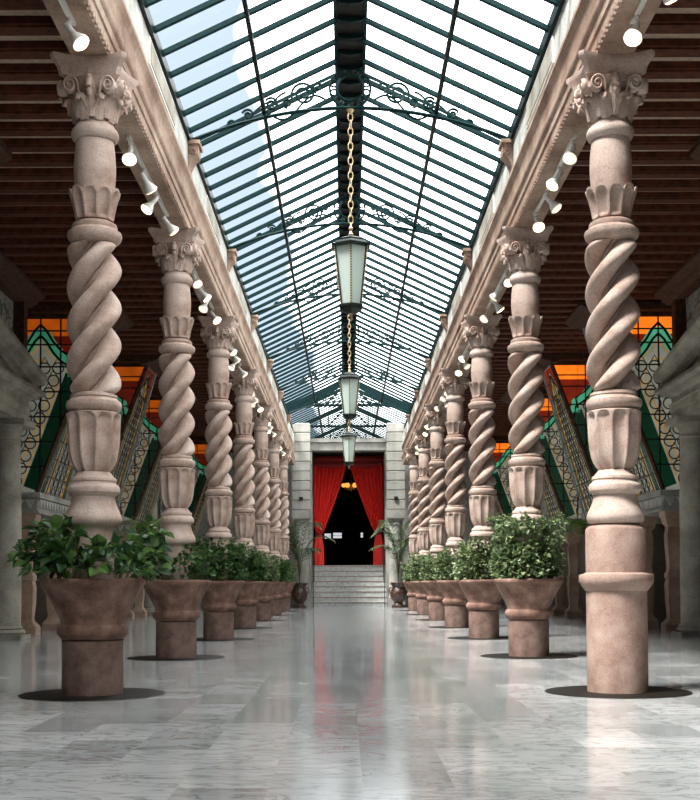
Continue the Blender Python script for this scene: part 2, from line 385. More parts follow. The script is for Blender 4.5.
# ---- scrollwork trusses
def spiral(cx, cz, r0, r1, a0, a1, n=26):
    return [(cx + (r0+(r1-r0)*t)*math.cos(a0+(a1-a0)*t), 0, cz + (r0+(r1-r0)*t)*math.sin(a0+(a1-a0)*t)) for t in [i/(n-1) for i in range(n)]]
def make_truss():
    root = empty('roof_truss')
    top = MB()
    for s in (-1, 1):
        top.bar((s*2.0, 0, roof_z(2.0)-.05), (s*.15, 0, roof_z(.15)-.05), .03, .035)
    top.build('rafter', M['green'], root, smooth=0)
    bt = MB()
    chord = lambda x: 6.80 - .40*(abs(x)/1.97)**2.0
    bt.sweep([(x, 0, chord(x)) for x in [-1.97+3.94*i/32 for i in range(33)]], (0,1,0), .03, .022, 6)
    bt.build('tie_bar', M['green'], root)
    for s in (-1, 1):
        gm = MB(); xs = [1.97, 1.80, 1.62, 1.5]
        gm.loft([[(s*x, -.02, chord(x)-.02), (s*x, .02, chord(x)-.02), (s*x, .02, roof_z(x)-.05), (s*x, -.02, roof_z(x)-.05)] for x in xs])
        gm.build('gusset', M['green'], root, smooth=0)
    rg = MB(); cz = 7.05
    ring = lambda r, c=(0, cz), n=40: [(c[0]+r*math.cos(2*PI*i/n), 0, c[1]+r*math.sin(2*PI*i/n)) for i in range(n)]
    rg.sweep(ring(.255), (0,1,0), .022, .016, 6, closed=True); rg.sweep(ring(.165), (0,1,0), .022, .016, 6, closed=True)
    for k in range(12):
        a = 2*PI*k/12 + .26
        rg.sweep(ring(.040, (.21*math.cos(a), cz+.21*math.sin(a)), 12), (0,1,0), .016, .011, 6, closed=True)
    rg.build('centre_ring', M['green'], root)
    for s in (-1, 1):
        specs = [(.58, 6.975, .155, .03, -.4, 4.0*PI), (.98, 6.85, .085, .02, PI*.2, PI*3.4), (.78, 6.86, .06, .015, -PI*.5, PI*2.4),
                 (1.27, 6.715, .075, .015, PI*.1, PI*3.0), (1.47, 6.60, .05, .012, 0, PI*2.6), (.40, 7.06, .07, .015, -PI*.4, PI*2)]
        for (cx, cz_, r0, r1, a0, a1) in specs:
            p = MB(); pts = spiral(cx, cz_, r0, r1, a0, a1, 34)
            p.sweep([(s*q[0], 0, q[2]) for q in pts], (0,1,0), .020, .015, 6)
            p.build('scroll', M['green'], root)
        for (xa, za, xb, zb, bow) in ((.30, 6.90, .98, 6.71, .10), (.80, 7.00, 1.16, 6.67, .03), (.98, 6.88, 1.42, 6.60, .03)):
            p = MB(); pts = [(s*(xa+(xb-xa)*t), 0, za+(zb-za)*t + bow*math.sin(PI*2*t)) for t in [i/14 for i in range(15)]]
            p.sweep(pts, (0,1,0), .018, .013, 6); p.build('scroll', M['green'], root)
    return root
tr0 = make_truss()
for i in range(1, 7):
    t = tr0 if i == 1 else copy_tree(tr0)
    t.location = (0, COLY[i], 0)
    tag(t, 'teal scrollwork iron roof truss, %s of six, above the %s pair of columns' % (ORD[i-1] if i < 6 else 'farthest', ORD[i]), 'roof truss', 'scrollwork roof trusses')
# ------------------------------------------------------------------ columns
def circ4(phi, d=.130, a=.093):
    phi = (phi + PI/3) % (2*PI/3) - PI/3
    h = d*math.sin(phi); q = a*a - h*h
    if q <= 0: return .080
    return d*math.cos(phi) + math.sqrt(q)
def make_column():
    root = empty('twisted_column')
    MB().lathe([(.59,.0),(.59,.004),(.58,.006),(.25,.006)], 64).build('floor_disc', M['disc'], root)
    # twisted shaft
    za, zb = 2.485, 3.765; NA, NZ = 180, 110; loops = []
    for i in range(NZ+1):
        t = i/NZ; z = za + (zb-za)*t
        e = min(1, min(t, 1-t)/.055); e = math.sqrt(max(0, 1-(1-e)**2)) if e < 1 else 1
        loop = []
        for j in range(NA):
            a = 2*PI*j/NA; w_ = a - 2*PI*(z-za)/.95 + .5; r = circ4(w_)
            # small fillet riding in the groove
            ph = ((w_ + PI/3) % (2*PI/3)) - PI/3
            g = min(abs(ph - PI/3 + .06), abs(ph + PI/3 + .06))
            if g < .15: r = max(r, .088 + .034*math.cos(g/.15*PI/2))
            r = max(r, .088)
            r = .14 + (r-.14)*e
            loop.append((r*math.cos(a), r*math.sin(a), z))
        loops.append(loop)
    MB().loft(loops).build('twisted_shaft', M['pink'], root, smooth=60)
    # collar under and over the shaft
    MB().lathe([(.15,2.335),(.19,2.34),(.215,2.355),(.226,2.38),(.228,2.40),(.222,2.425),(.20,2.44),(.188,2.455),(.196,2.465),(.19,2.485),(.165,2.495),(.12,2.497)], 56).build('lower_collar', M['pink'], root)
    MB().lathe([(.12,3.755),(.16,3.76),(.195,3.775),(.218,3.80),(.226,3.83),(.22,3.855),(.196,3.87),(.184,3.885),(.188,3.90),(.18,3.925),(.155,3.94),(.12,3.945)], 56).build('upper_collar', M['pink'], root)
    # fluted vase
    def vase_r(z):
        P = [(1.835,.13),(1.86,.155),(1.90,.178),(1.95,.196),(2.02,.209),(2.10,.217),(2.20,.221),(2.30,.222),(2.34,.222)]
        for (z0, r0), (z1, r1) in zip(P, P[1:]):
            if z <= z1: return r0 + (r1-r0)*(z-z0)/(z1-z0)
        return P[-1][1]
    def fl(nf, R, ztop, depth, hw):
        def f(a, z, r):
            u = ((a*nf/(2*PI)) % 1)*2 - 1
            arch = ztop - hw*(1-math.sqrt(max(0, 1-min(1, abs(u)/.88)**2)))
            if abs(u) > .88 or z > arch: return r
            k = min(1, (arch - z)/.02)
            return r - depth*k*(1-(abs(u)/.88)**2)**.7
        return f
    prof = [(vase_r(z), z) for z in [1.835 + .49*i/60 for i in range(61)]]
    MB().lathe(prof+[(.20,2.337),(.13,2.337)], 160, rf=fl(10, None, 2.325, .036, .075)).build('fluted_vase', M['pink'], root, smooth=50)
    # moulded foot of the vase
    MB().lathe([(.12,1.63),(.178,1.635),(.19,1.65),(.212,1.67),(.216,1.70),(.206,1.725),(.186,1.74),(.182,1.755),(.19,1.765),(.186,1.785),(.165,1.80),(.15,1.82),(.135,1.84),(.1,1.84)], 56).build('vase_foot', M['pink'], root)
    MB().lathe([(.16,1.385),(.205,1.39),(.226,1.41),(.234,1.44),(.229,1.47),(.212,1.51),(.194,1.55),(.182,1.585),(.178,1.61),(.175,1.635),(.1,1.638)], 56).build('bell', M['pink'], root)
    # petal crown
    n = 160; loops = []
    def cr(z):
        P = [(3.944,.125),(3.95,.15),(3.97,.160),(4.02,.168),(4.08,.182),(4.13,.196),(4.17,.208),(4.215,.213)]
        for (z0, r0), (z1, r1) in zip(P, P[1:]):
            if z <= z1: return r0 + (r1-r0)*(z-z0)/(z1-z0)
        return P[-1][1]
    for i in range(27):
        t = i/26; z = 3.944 + .271*t; loop = []
        for j in range(n):
            a = 2*PI*j/n; u = ((a*10/(2*PI)) % 1)*2 - 1; lobe = 1 - math.sqrt(max(0, 1-u*u))
            zz = 3.944 + (.271 - .065*lobe)*t; r = cr(zz)
            top = 4.193 - .075*(1-math.sqrt(max(0, 1-min(1, abs(u)/.84)**2)))
            if abs(u) < .84 and 3.96 < zz < top: r -= .034*(1-(u/.84)**2)**.6*min(1, (top-zz)/.016)*min(1, (zz-3.96)/.03)
            loop.append((r*math.cos(a), r*math.sin(a), zz))
        loops.append(loop)
    loops.append([(p[0]*.90, p[1]*.90, p[2]-.004) for p in loops[-1]]); loops.append([(.15*math.cos(2*PI*j/n), .15*math.sin(2*PI*j/n), 4.10) for j in range(n)])
    MB().loft(loops, True, False).build('petal_crown', M['pink'], root, smooth=50)
    MB().lathe([(.13,3.95),(.135,4.06),(.148,4.12),(.158,4.19),(.168,4.28),(.173,4.36),(.173,4.43),(.168,4.52),(.160,4.60),(.155,4.65),(.1,4.652)], 56).build('upper_shaft', M['pink'], root)
    MB().lathe([(.1,4.64),(.17,4.645),(.185,4.66),(.196,4.69),(.196,4.71),(.186,4.735),(.172,4.745),(.165,4.76),(.155,4.785),(.1,4.787)], 56).build('necking', M['pink'], root)
    cap = MB().lathe([(.1,4.78),(.135,4.782),(.14,4.83),(.15,4.90),(.168,4.97),(.195,5.03),(.225,5.075),(.1,5.08)], 40).build('capital', M['pink'], root)
    # acanthus leaves
    def leaf(h, out, w, zb, rb, name, ang):
        m_ = MB(); P = []; W = []; T = []
        for i in range(15):
            t = i/14
            if t < .7: z = zb + h*t/.7; r = rb + .02 + (.035*t/.7)
            else:
                a = (t-.7)/.3*PI*1.05; r = rb + .055 + out*.5*(1-math.cos(a)); z = zb + h + out*.55*math.sin(a)
            P.append((r, 0, z)); W.append(w*(.72+.28*math.sin(PI*min(1, t*1.15))) * (1 if t < .85 else 1-(t-.85)*3.6)); T.append(.02)
        m_.sweep(P, (0,1,0), W, T, 10)
        P2 = [(p[0]+.014, 0, p[2]+.004) for p in P[:-1]]; m_.sweep(P2, (0,1,0), .010, .010, 6)
        for s in (-1, 1):
            P3 = [(p[0]+.008, s*W[i]*.55, p[2]) for i, p in enumerate(P[:-2])]; m_.sweep(P3, (0,1,0), .008, .010, 6)
        m_.v = rotz(m_.v, ang); m_.build(name, M['pink'], cap, smooth=60)
    for k in range(8): leaf(.115, .07, .058, 4.785, .132, 'acanthus_leaf', PI*k/4 + PI/8)
    for k in range(8): leaf(.185, .085, .05, 4.80, .145, 'tall_acanthus_leaf', PI*k/4)
    for k in range(4):
        for s in (-1, 1):
            m_ = MB(); cx, cz, y_ = s*.155, 4.995, .245
            P = []; R = []
            for i in range(12):           # stalk rising to the scroll
                t = i/11; P.append((s*(.035+.055*t), .17+.075*t, 4.86+.10*t+.0*t)); R.append(.012)
            for i in range(34):
                t = i/33; a = PI + (-1)*2.35*2*PI*t*.8; rr = .062*(1-t*.86)
                P.append((cx + s*rr*math.cos(a), y_ + .012*t, cz + rr*math.sin(-a+PI)*1.0)); R.append(.016*(1-.3*t))
            m_.sweep(P, (0,1,0), [r*1.7 for r in R], [r*.62 for r in R], 8)
            m_.sweep([(cx, y_-.05, cz), (cx, y_+.004, cz)], (1,0,0), .052, .052, 16)
            m_.v = rotz(m_.v, PI/2*k); m_.build('volute', M['pink'], cap, smooth=60)
        m_ = MB()
        for z, r in ((4.95,.022),(5.0,.028),(5.045,.022)):
            m_.sweep([(0,.235+.0,z-r),(0,.25,z-r*.6),(0,.255,z),(0,.25,z+r*.6),(0,.235,z+r)], (1,0,0), [.3*r,r,r*1.15,r,.3*r], [.3*r,.8*r,r,.8*r,.3*r], 10)
        m_.v = rotz(m_.v, PI/2*k); m_.build('rosette', M['pink'], cap, smooth=60)
    # abacus: concave four-sided slab with moulded edge
    def outline(sc, z, dent=1.0):
        pts = []
        for k in range(4):
            side = []
            for i in range(15):
                t = -1 + 2*i/14; x = t*.275; y = -.312 + .085*dent*(1-t*t)
                side.append((x*sc, y*sc, z))
            pts += rotz(side, PI/2*k)
        return pts
    MB().loft([outline(.80,5.072), outline(.82,5.10), outline(.84,5.115), outline(.84,5.125), outline(.90,5.15), outline(.97,5.175), outline(1,5.19), outline(1,5.218)]).build('abacus', M['pink'], root)
    return root
ZM = [(0,0),(.98,.98),(1.63,1.612),(2.34,2.315),(3.95,3.905),(4.20,4.155),(4.65,4.585),(4.78,4.715),(5.07,5.055),(5.218,5.218)]
def zmap(z):
    for (a, b), (c, d) in zip(ZM, ZM[1:]):
        if z <= c: return b + (d-b)*(z-a)/(c-a)
    return z
def remap(root):
    done = set()
    def go(o):
        if o.type == 'MESH' and o.data.name not in done:
            done.add(o.data.name)
            for v in o.data.vertices: v.co.z = zmap(v.co.z)
        for c in kids(o): go(c)
    go(root)
def add_bare_base(root):
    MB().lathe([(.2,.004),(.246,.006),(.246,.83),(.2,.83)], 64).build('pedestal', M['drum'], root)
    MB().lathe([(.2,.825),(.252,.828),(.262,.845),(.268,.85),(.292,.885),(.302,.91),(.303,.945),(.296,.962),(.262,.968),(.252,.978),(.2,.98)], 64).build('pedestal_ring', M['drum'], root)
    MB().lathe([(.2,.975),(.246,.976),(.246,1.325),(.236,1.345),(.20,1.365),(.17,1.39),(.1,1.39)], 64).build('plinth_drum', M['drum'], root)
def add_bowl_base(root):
    MB().lathe([(.2,.004),(.246,.006),(.246,.44),(.2,.45)], 64).build('pedestal', M['shaded'], root)
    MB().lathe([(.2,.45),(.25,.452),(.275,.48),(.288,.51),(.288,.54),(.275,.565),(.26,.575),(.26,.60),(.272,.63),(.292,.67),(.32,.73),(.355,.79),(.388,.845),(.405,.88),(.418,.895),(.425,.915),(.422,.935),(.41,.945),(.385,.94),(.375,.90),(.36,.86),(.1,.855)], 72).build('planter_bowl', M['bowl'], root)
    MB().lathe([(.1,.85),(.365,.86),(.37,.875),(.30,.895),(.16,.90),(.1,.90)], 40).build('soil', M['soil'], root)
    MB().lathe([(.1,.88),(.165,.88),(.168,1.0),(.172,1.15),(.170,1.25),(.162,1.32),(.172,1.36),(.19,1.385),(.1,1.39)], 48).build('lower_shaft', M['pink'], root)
bare = make_column(); remap(bare); bowl = copy_tree(bare)
add_bare_base(bare); add_bowl_base(bowl)
bare.location = (COLX, COLY[0], 0)
tag(bare, 'bare twisted pink stone column on a plain round pedestal, no planter bowl', 'column', 'twisted columns of the arcade')
usedb = False
for sgn, sd in ((-1, 'left'), (1, 'right')):
    for i in range(7):
        if sgn == 1 and i == 0: continue
        o = bowl if not usedb else copy_tree(bowl); usedb = True
        o.location = (sgn*COLX, COLY[i], 0)
        lab = {0: 'twisted pink stone column rising from the largest and nearest planter bowl, left row',
               6: 'twisted pink stone column with planter bowl, %s row, farthest, next to the palm urn' % sd}.get(i,
               'twisted pink stone column with planter bowl, %s from the near end, %s row' % (ORD[i], sd))
        tag(o, lab, 'column', 'twisted columns of the arcade')

# ------------------------------------------------------------------ plants
def leaf_shape(mb, p, d, up, L, W, fold=.18):
    d = d.normalized(); s = d.cross(up)
    if s.length < 1e-4: s = d.orthogonal()
    s.normalize(); n = s.cross(d).normalized()
    q = [p, p+d*L*.22+s*W*.38+n*W*fold, p+d*L*.55+s*W*.5+n*W*fold, p+d*L*.85+s*W*.2+n*W*fold*.4-n*L*.08, p+d*L-n*L*.16,
         p+d*L*.85-s*W*.2+n*W*fold*.4-n*L*.08, p+d*L*.55-s*W*.5+n*W*fold, p+d*L*.22-s*W*.38+n*W*fold, p+d*L*.5-n*L*.02]
    mb.add(q, [(0,1,2,8),(8,2,3,4),(4,5,6,8),(8,6,7,0)])
def plant_mesh(seed, R, H, nst, nlf, LL, LW, droop, gap=.19, lean=None, top=.45, rise=.3, vol=0):
    rnd = random.Random(seed); lv = MB(); st = MB()
    for k in range(nst):
        a = 2*PI*k/nst + rnd.uniform(-.3,.3)
        if lean is not None and rnd.random() < .35: a = lean + rnd.uniform(-.6, .6)
        r0 = rnd.uniform(.22, .33); hh = H*rnd.uniform(top, 1.0); rr = R*rnd.uniform(.55, 1.0)
        P = []
        for i in range(7):
            t = i/6; rad = r0 + (rr-r0)*t**1.1
            if rr < r0: rad = r0 + (rr-r0)*t
            rad = max(rad, gap)
            z = .89 + hh*math.sin(min(1, t*1.05)*PI/2*(1+droop*rnd.uniform(.6,1.2)))
            if rad > .36: z = max(z, .965 if rad < .46 else .80)
            P.append(Vector((rad*math.cos(a+.25*math.sin(3*t+k)), rad*math.sin(a+.25*math.sin(3*t+k)), z)))
        st.sweep(P, None, .005, .005, 5)
        for j in range(nlf):
            t = rnd.uniform(.15, 1.0)*6; i = min(5, int(t)); p = P[i].lerp(P[i+1], t-i)
            off = Vector((rnd.gauss(0,1), rnd.gauss(0,1), rnd.gauss(rise,1))); off.normalize()
            p = p + off*rnd.uniform(0,.06)
            out = Vector((p.x, p.y, 0)); 
            if out.length < .20: out = out.normalized()*.20; p = Vector((out.x, out.y, p.z))
            d = (off + out.normalized()*.7 + Vector((0,0,-.15))).normalized(); sc = rnd.uniform(.6,1.15)
            if p.z < .97 and .34 < out.length < .47: p.z = .98
            leaf_shape(lv, p, d, Vector((rnd.gauss(0,.5), rnd.gauss(0,.5), 1)), LL*sc, LW*sc)
    for k in range(vol):
        a = rnd.uniform(0, 2*PI); u = rnd.uniform(.45, 1)**.5; el = math.asin(rnd.uniform(-.05, 1))
        rad = R*u*math.cos(el)*1.02; z = .93 + .04 + H*u*max(0, math.sin(el))*rnd.uniform(.85,1.05)
        rad *= .80 + .25*math.sin(a*3+seed) * .6 + .15*min(1, (z-.93)*4)
        rad *= 1 - .42*min(1, max(0, (z-.95)/H))**2
        if lean is not None: z = .95 + (z-.95)*(.75+.25*math.cos(a-lean))
        rad = max(rad, gap+.02)
        if rad > .36 and z < .99: z = .99
        p = Vector((rad*math.cos(a), rad*math.sin(a), z)); sc = rnd.uniform(.6, 1.15)
        off = Vector((rnd.gauss(0,.7), rnd.gauss(0,.7), rnd.gauss(.1,.7))); d = (off + Vector((math.cos(a), math.sin(a), .1))*.9).normalized()
        leaf_shape(lv, p, d, Vector((rnd.gauss(0,.5), rnd.gauss(0,.5), 1)), LL*sc, LW*sc)
    return lv, st
def make_plant(name, mat, *a, **k):
    root = empty(name); lv, st = plant_mesh(*a, **k)
    st.build('stems', M['stem'], root); lv.build('leaves', M[mat], root, smooth=0, recalc=False)
    return root
variants = {
 'A': make_plant('trailing_ivy', 'ivy', 3, .66, .50, 20, 22, .115, .085, .45, lean=PI*1.02, top=.45, vol=260),
 'B': make_plant('trailing_ivy', 'ivy', 5, .50, .42, 18, 26, .075, .06, .5, vol=160),
 'C': make_plant('bushy_plant', 'bush', 8, .47, .80, 40, 42, .066, .05, .15, top=.35, vol=1900),
 'D': make_plant('bushy_plant', 'bush', 11, .47, .70, 36, 42, .064, .048, .2, top=.35, vol=1500),
 'E': make_plant('bushy_plant', 'ivy', 15, .50, .70, 36, 44, .07, .054, .25, top=.35, vol=1200)}
plan = {('left',0):'A',('left',1):'B',('left',2):'E',('left',3):'E',('left',4):'D',('left',5):'E',('left',6):'D',
        ('right',1):'C',('right',2):'D',('right',3):'D',('right',4):'D',('right',5):'C',('right',6):'D'}
usedv = set()
for (sd, i), v in plan.items():
    o = variants[v] if v not in usedv else copy_tree(variants[v]); usedv.add(v)
    o.location = ((-1 if sd == 'left' else 1)*COLX, COLY[i], 0)
    if not (sd == 'left' and i == 0): o.rotation_euler.z = i*1.7 + (0 if sd == 'left' else .9)
    labs = {('left',0): 'loose large-leaved green ivy spilling over the nearest planter bowl on the left',
            ('left',1): 'thin small-leaved ivy around the second column of the left row, shaft showing through',
            ('right',1): 'tall dense pale green bush in the nearest planter bowl of the right row'}
    tag(o, labs.get((sd,i), 'green bush filling the planter bowl of the %s column in the %s row' % (ORD[i], sd)), 'plant', 'plants in the planter bowls')

# ------------------------------------------------------------------ track lights
def make_spot(bulbmat):
    root = empty('spotlight')
    m_ = MB().lathe([(.0,0),(.022,0),(.022,-.03),(.008,-.034),(.008,-.10),(.0,-.10)], 14); m_.build('mount', M['white'], root)
    # housing points down the local direction
    d = Vector((.30, -.75, -1)).normalized(); q = d.to_track_quat('Z', 'Y').to_matrix(); base = Vector((0,0,-.085))
    def place(mb): mb.v = [tuple(q @ Vector(p) + base) for p in mb.v]; return mb
    place(MB().lathe([(.0,-.05),(.022,-.048),(.026,-.02),(.026,.05),(.030,.07),(.036,.08),(.052,.11),(.068,.14),(.072,.16),(.066,.163),(.06,.155),(.0,.15)], 20)).build('lamp_housing', M['white'], root)
    place(MB().lathe([(.0,.156),(.062,.157),(.066,.165),(.052,.178),(.0,.186)], 20)).build('bulb', bulbmat, root)
    return root
spots = {True: make_spot(M['bulb']), False: make_spot(M['cold'])}; useds = set(); tk0 = None
SO = [.45, 1.0, 1.45, 2.05]
for sgn, sd in ((-1, 'left'), (1, 'right')):
    for i in range(-1, 6):
        y0 = COLY[0] + BAY*i + 1.5; x0 = sgn*2.15
        place = ('before the first column' if i < 0 else 'between the %s and %s columns' % (ORD[i], ORD[i+1]))
        if tk0 is None: tk0 = MB().box(-.02, .02, 0, 2.5, -.03, 0).build('light_track', M['white'], smooth=0); tk = tk0
        else: tk = tk0.copy(); C.objects.link(tk)
        tk.location = (x0, y0, 5.218)
        tag(tk, 'white lighting track under the %s stone beam %s' % (sd, place), 'light track', 'lighting tracks')
        for j in range(4):
            if i < 0 and j < 2: continue
            lit = (j + i + (sgn > 0)) % 2 == 0 if i >= 0 else True
            o = spots[lit] if lit not in useds else copy_tree(spots[lit]); useds.add(lit)
            o.location = (x0, y0 + .12 + j*.75, 5.19); o.rotation_euler.z = [0.3, 1.7, -1.1, .9][j]*(-sgn) + .3*((i*7+j*3)%5-2)
            tag(o, '%s white reflector spotlight on the %s track %s' % (['nearest','second','third' if i >= 0 else 'nearer','farthest' if i >= 0 else 'farther'][j], sd, place), 'spotlight', 'track spotlights')

# ------------------------------------------------------------------ lanterns
def make_lantern():
    root = empty('hanging_lantern')            # origin = top of the body
    H, rt, rbm = .86, .225, .135
    def hexp(r, z, k): a = PI/3*k + PI/6; return (r*math.cos(a), r*math.sin(a), z)
    for k in range(6):
        MB().bar(hexp(rt,-.05,k), hexp(rbm,-H+.06,k), .022).build('corner_bar', M['black'], root, smooth=0)
        b = MB(); p = Vector(hexp(rt+.012,-.06,k)); q = Vector(hexp(rbm+.012,-H+.08,k))
        for i in range(24):
            c = p.lerp(q, i/23); b.sweep([c+Vector((0,0,-.012)), c, c+Vector((0,0,.012))], (1,0,0), [.003,.009,.003], [.003,.009,.003], 6)
        b.build('beading', M['gold'], root)
        a0, a1 = Vector(hexp(rt-.012,-.06,k)), Vector(hexp(rt-.012,-.06,k+1)); b0, b1 = Vector(hexp(rbm-.012,-H+.07,k)), Vector(hexp(rbm-.012,-H+.07,k+1))
        n = Vector((0,0,.0)) ; g = MB(); cen = Vector((0,0,0)); 
        def inn(v): return Vector((v.x*.975, v.y*.975, v.z))
        g.loft([[a0,a1,inn(a1),inn(a0)],[b0,b1,inn(b1),inn(b0)]]).build('glass_pane', M['milk'], root, smooth=0)
    hexl = lambda r, z: [hexp(r, z, k) for k in range(6)]
    MB().loft([hexl(rt-.02,-.075), hexl(rt+.045,-.07), hexl(rt+.05,-.045), hexl(rt+.01,-.035), hexl(rt-.02,-.0), hexl(.15,.015), hexl(.155,.035), hexl(.12,.05), hexl(.05,.075), hexl(.03,.085)]).build('roof', M['black'], root, smooth=0)
    MB().loft([hexl(.06,-H-.03), hexl(.10,-H-.01), hexl(rbm+.01,-H+.02), hexl(rbm+.03,-H+.05), hexl(rbm+.03,-H+.075), hexl(rbm-.02,-H+.09)]).build('base_tray', M['black'], root, smooth=0)
    MB().lathe([(0,.08),(.03,.085),(.035,.10),(.018,.12),(.012,.14),(.024,.16),(.028,.175),(.02,.19),(.010,.21),(.008,.25),(0,.25)], 16).build('finial', M['gold'], root)
    MB().lathe([(0,-H-.13),(.008,-H-.12),(.02,-H-.10),(.024,-H-.085),(.014,-H-.065),(.02,-H-.05),(.03,-H-.03),(0,-H-.02)], 16).build('drop_knob', M['gold'], root)
    fk = MB()
    lk = MB().sweep([(.030*math.cos(2*PI*i/20), 0, .056*math.sin(2*PI*i/20)) for i in range(20)], (0,1,0), .0062, .0062, 6, closed=True)
    first = None; z = .285; k = 0
    while z < 1.60:
        if first is None: o = first = lk.build('chain_link', M['gold'], root)
        else: o = first.copy(); C.objects.link(o); o.parent = root
        o.location = (0,0,z); o.rotation_euler.z = (PI/2)*(k%2) + .3; z += .092; k += 1
    MB().lathe([(0,z-.06),(.012,z-.055),(.03,z-.03),(.04,z-.005),(.05,z+.0),(0,z+.0)], 16).build('ceiling_hook', M['gold'], root)
    return root, z
lan, ztop = make_lantern()
for j, i in enumerate((1, 3, 5)):
    o = lan if j == 0 else copy_tree(lan)
    o.location = (0, COLY[i], 6.775-ztop)
    tag(o, ['large hexagonal milky glass lantern on a brass chain, nearest and biggest of three', 'middle one of three hexagonal lanterns hanging below the ridge',
            'farthest and smallest-looking hexagonal lantern, in front of the red curtains'][j], 'lantern', 'hexagonal lanterns under the ridge')

# ------------------------------------------------------------------ leaning stained glass bays
LZ, TZ = 2.54, 5.70
def make_glass_bay(s, K):
    root = empty('stained_glass_bay')
    xb, xt, xr = 5.6, 4.45, 6.94
    ledge = MB(); ledge.box(*sorted((s*5.52, s*6.94)), -.08, 2.4, 2.44, 2.54); ledge.box(*sorted((s*5.60, s*6.94)), 0, 2.32, 2.22, 2.44)
    ledge.box(*sorted((s*5.56, s*6.94)), -.04, 2.36, 2.17, 2.22)
    ledge.build('stone_ledge', M['pale'], root, smooth=0)
    d = MB()
    for k in range(11):
        y = .05 + .205*k; d.add([(s*5.598,y,2.42),(s*5.598,y+.19,2.42),(s*5.598,y+.095,2.26),(s*5.55,y,2.42),(s*5.55,y+.19,2.42),(s*5.55,y+.095,2.26)], [(0,1,2),(3,5,4),(0,2,5,3),(1,4,5,2),(0,3,4,1)])
    for k in range(6):
        x = 5.62 + .205*k; d.add([(s*x,.002,2.42),(s*(x+.19),.002,2.42),(s*(x+.095),.002,2.26),(s*x,-.045,2.42),(s*(x+.19),-.045,2.42),(s*(x+.095),-.045,2.26)], [(0,1,2),(3,5,4),(0,2,5,3),(1,4,5,2),(0,3,4,1)])
    d.build('triangle_dentils', M['lip'], root, smooth=0)
    # carved square posts
    for y in (.17, 2.15):
        p = MB(); cx = s*5.80
        for (r, z) in [(0,0)]: pass
        sq = lambda r, z: [(cx-r, y-r, z), (cx+r, y-r, z), (cx+r, y+r, z), (cx-r, y+r, z)]
        p.loft([sq(.19,0), sq(.19,.14), sq(.15,.19), sq(.11,.24), sq(.10,.30), sq(.125,.55), sq(.13,.85), sq(.11,.95), sq(.13,.98), sq(.13,1.05), sq(.10,1.10), sq(.095,1.2), sq(.12,1.55), sq(.125,1.75), sq(.10,1.88), sq(.15,1.95), sq(.17,2.05), sq(.19,2.10), sq(.19,2.17)])
        p.build('carved_post', M['trim'], root, smooth=30)
    MB().box(*sorted((s*6.3, s*6.94)), .2, 2.2, 0, 2.17).build('dado', M['dim'], root, smooth=0)
    # --- camera-side face: local (x, z) at y = 0
    yv = 0.0
    xl = lambda z: xb + (xt-xb)*(z-LZ)/(TZ-LZ)
    def quad(mat, poly, y, name, th=.01):
        m_ = MB(); n = len(poly)
        m_.loft([[(s*x, y, z) for x, z in poly], [(s*x, y+th, z) for x, z in poly]]); m_.build(name, mat, root, smooth=0)
    xc = 5.55; rows = [3.0, 3.45, 3.9, 4.35, 4.8, 5.2, 5.45]
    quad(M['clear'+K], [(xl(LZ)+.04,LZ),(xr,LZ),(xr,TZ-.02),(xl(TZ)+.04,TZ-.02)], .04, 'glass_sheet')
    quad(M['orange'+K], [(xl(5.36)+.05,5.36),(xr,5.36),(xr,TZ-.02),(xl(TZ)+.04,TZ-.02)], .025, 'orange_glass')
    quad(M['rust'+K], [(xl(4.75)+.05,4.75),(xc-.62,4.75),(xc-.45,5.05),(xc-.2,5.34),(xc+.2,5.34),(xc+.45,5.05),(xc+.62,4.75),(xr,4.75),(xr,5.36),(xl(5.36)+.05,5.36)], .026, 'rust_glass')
    def band(pts, w, mat, name, y):
        A = []; B = []
        for i, (x, z) in enumerate(pts):
            x0, z0 = pts[max(0,i-1)]; x1, z1 = pts[min(len(pts)-1,i+1)]; l = math.hypot(x1-x0, z1-z0); nx, nz = -(z1-z0)/l, (x1-x0)/l
            A.append((x+nx*w/2, z+nz*w/2)); B.append((x-nx*w/2, z-nz*w/2))
        for i in range(len(pts)-1): pass
        m_ = MB(); loops = [[(s*A[i][0],y,A[i][1]),(s*B[i][0],y,B[i][1]),(s*B[i][0],y+.008,B[i][1]),(s*A[i][0],y+.008,A[i][1])] for i in range(len(pts))]
        m_.loft(loops); m_.build(name, mat, root, smooth=0)
    arch = [(xc,5.46),(xc+.10,5.36),(xc+.22,5.16),(xc+.36,5.00),(xc+.58,4.85),(xc+.80,4.62)]
    for g in (-1, 1):
        band([(xc+x-xc, z) if g > 0 else (max(xc-(x-xc), xl(z)+.13), z) for x, z in arch], .19, M['teal'+K], 'jade_arch_glass', .012)
    band([(xl(z)+.17, z) for z in (4.66,4.1,3.6,3.1,2.62)], .22, M['dkgreen'+K], 'bottle_green_glass', .012)
    band([(xl(z)+.34, z) for z in (4.6,4.0,3.5,3.0,2.6)], .022, M['amber'+K], 'amber_border_glass', .008)
    band([(xc,5.24),(xc-.16,5.04),(xc-.36,4.84),(xl(4.6)+.34,4.6)], .022, M['amber'+K], 'amber_border_glass', .008)
    band([(xc,5.24),(xc+.16,5.04),(xc+.4,4.82),(xc+.62,4.6)], .022, M['amber'+K], 'amber_border_glass', .008)
    band([(xc,4.95),(xc-.22,4.78),(xc-.24,4.5),(xc+.35,3.05)], .022, M['amber'+K], 'amber_border_glass', .007)
    band([(xc,4.95),(xc+.22,4.78),(xc+.35,4.4),(xc+.36,3.05)], .022, M['amber'+K], 'amber_border_glass', .007)
    ld = MB(); t = .016; y = .0
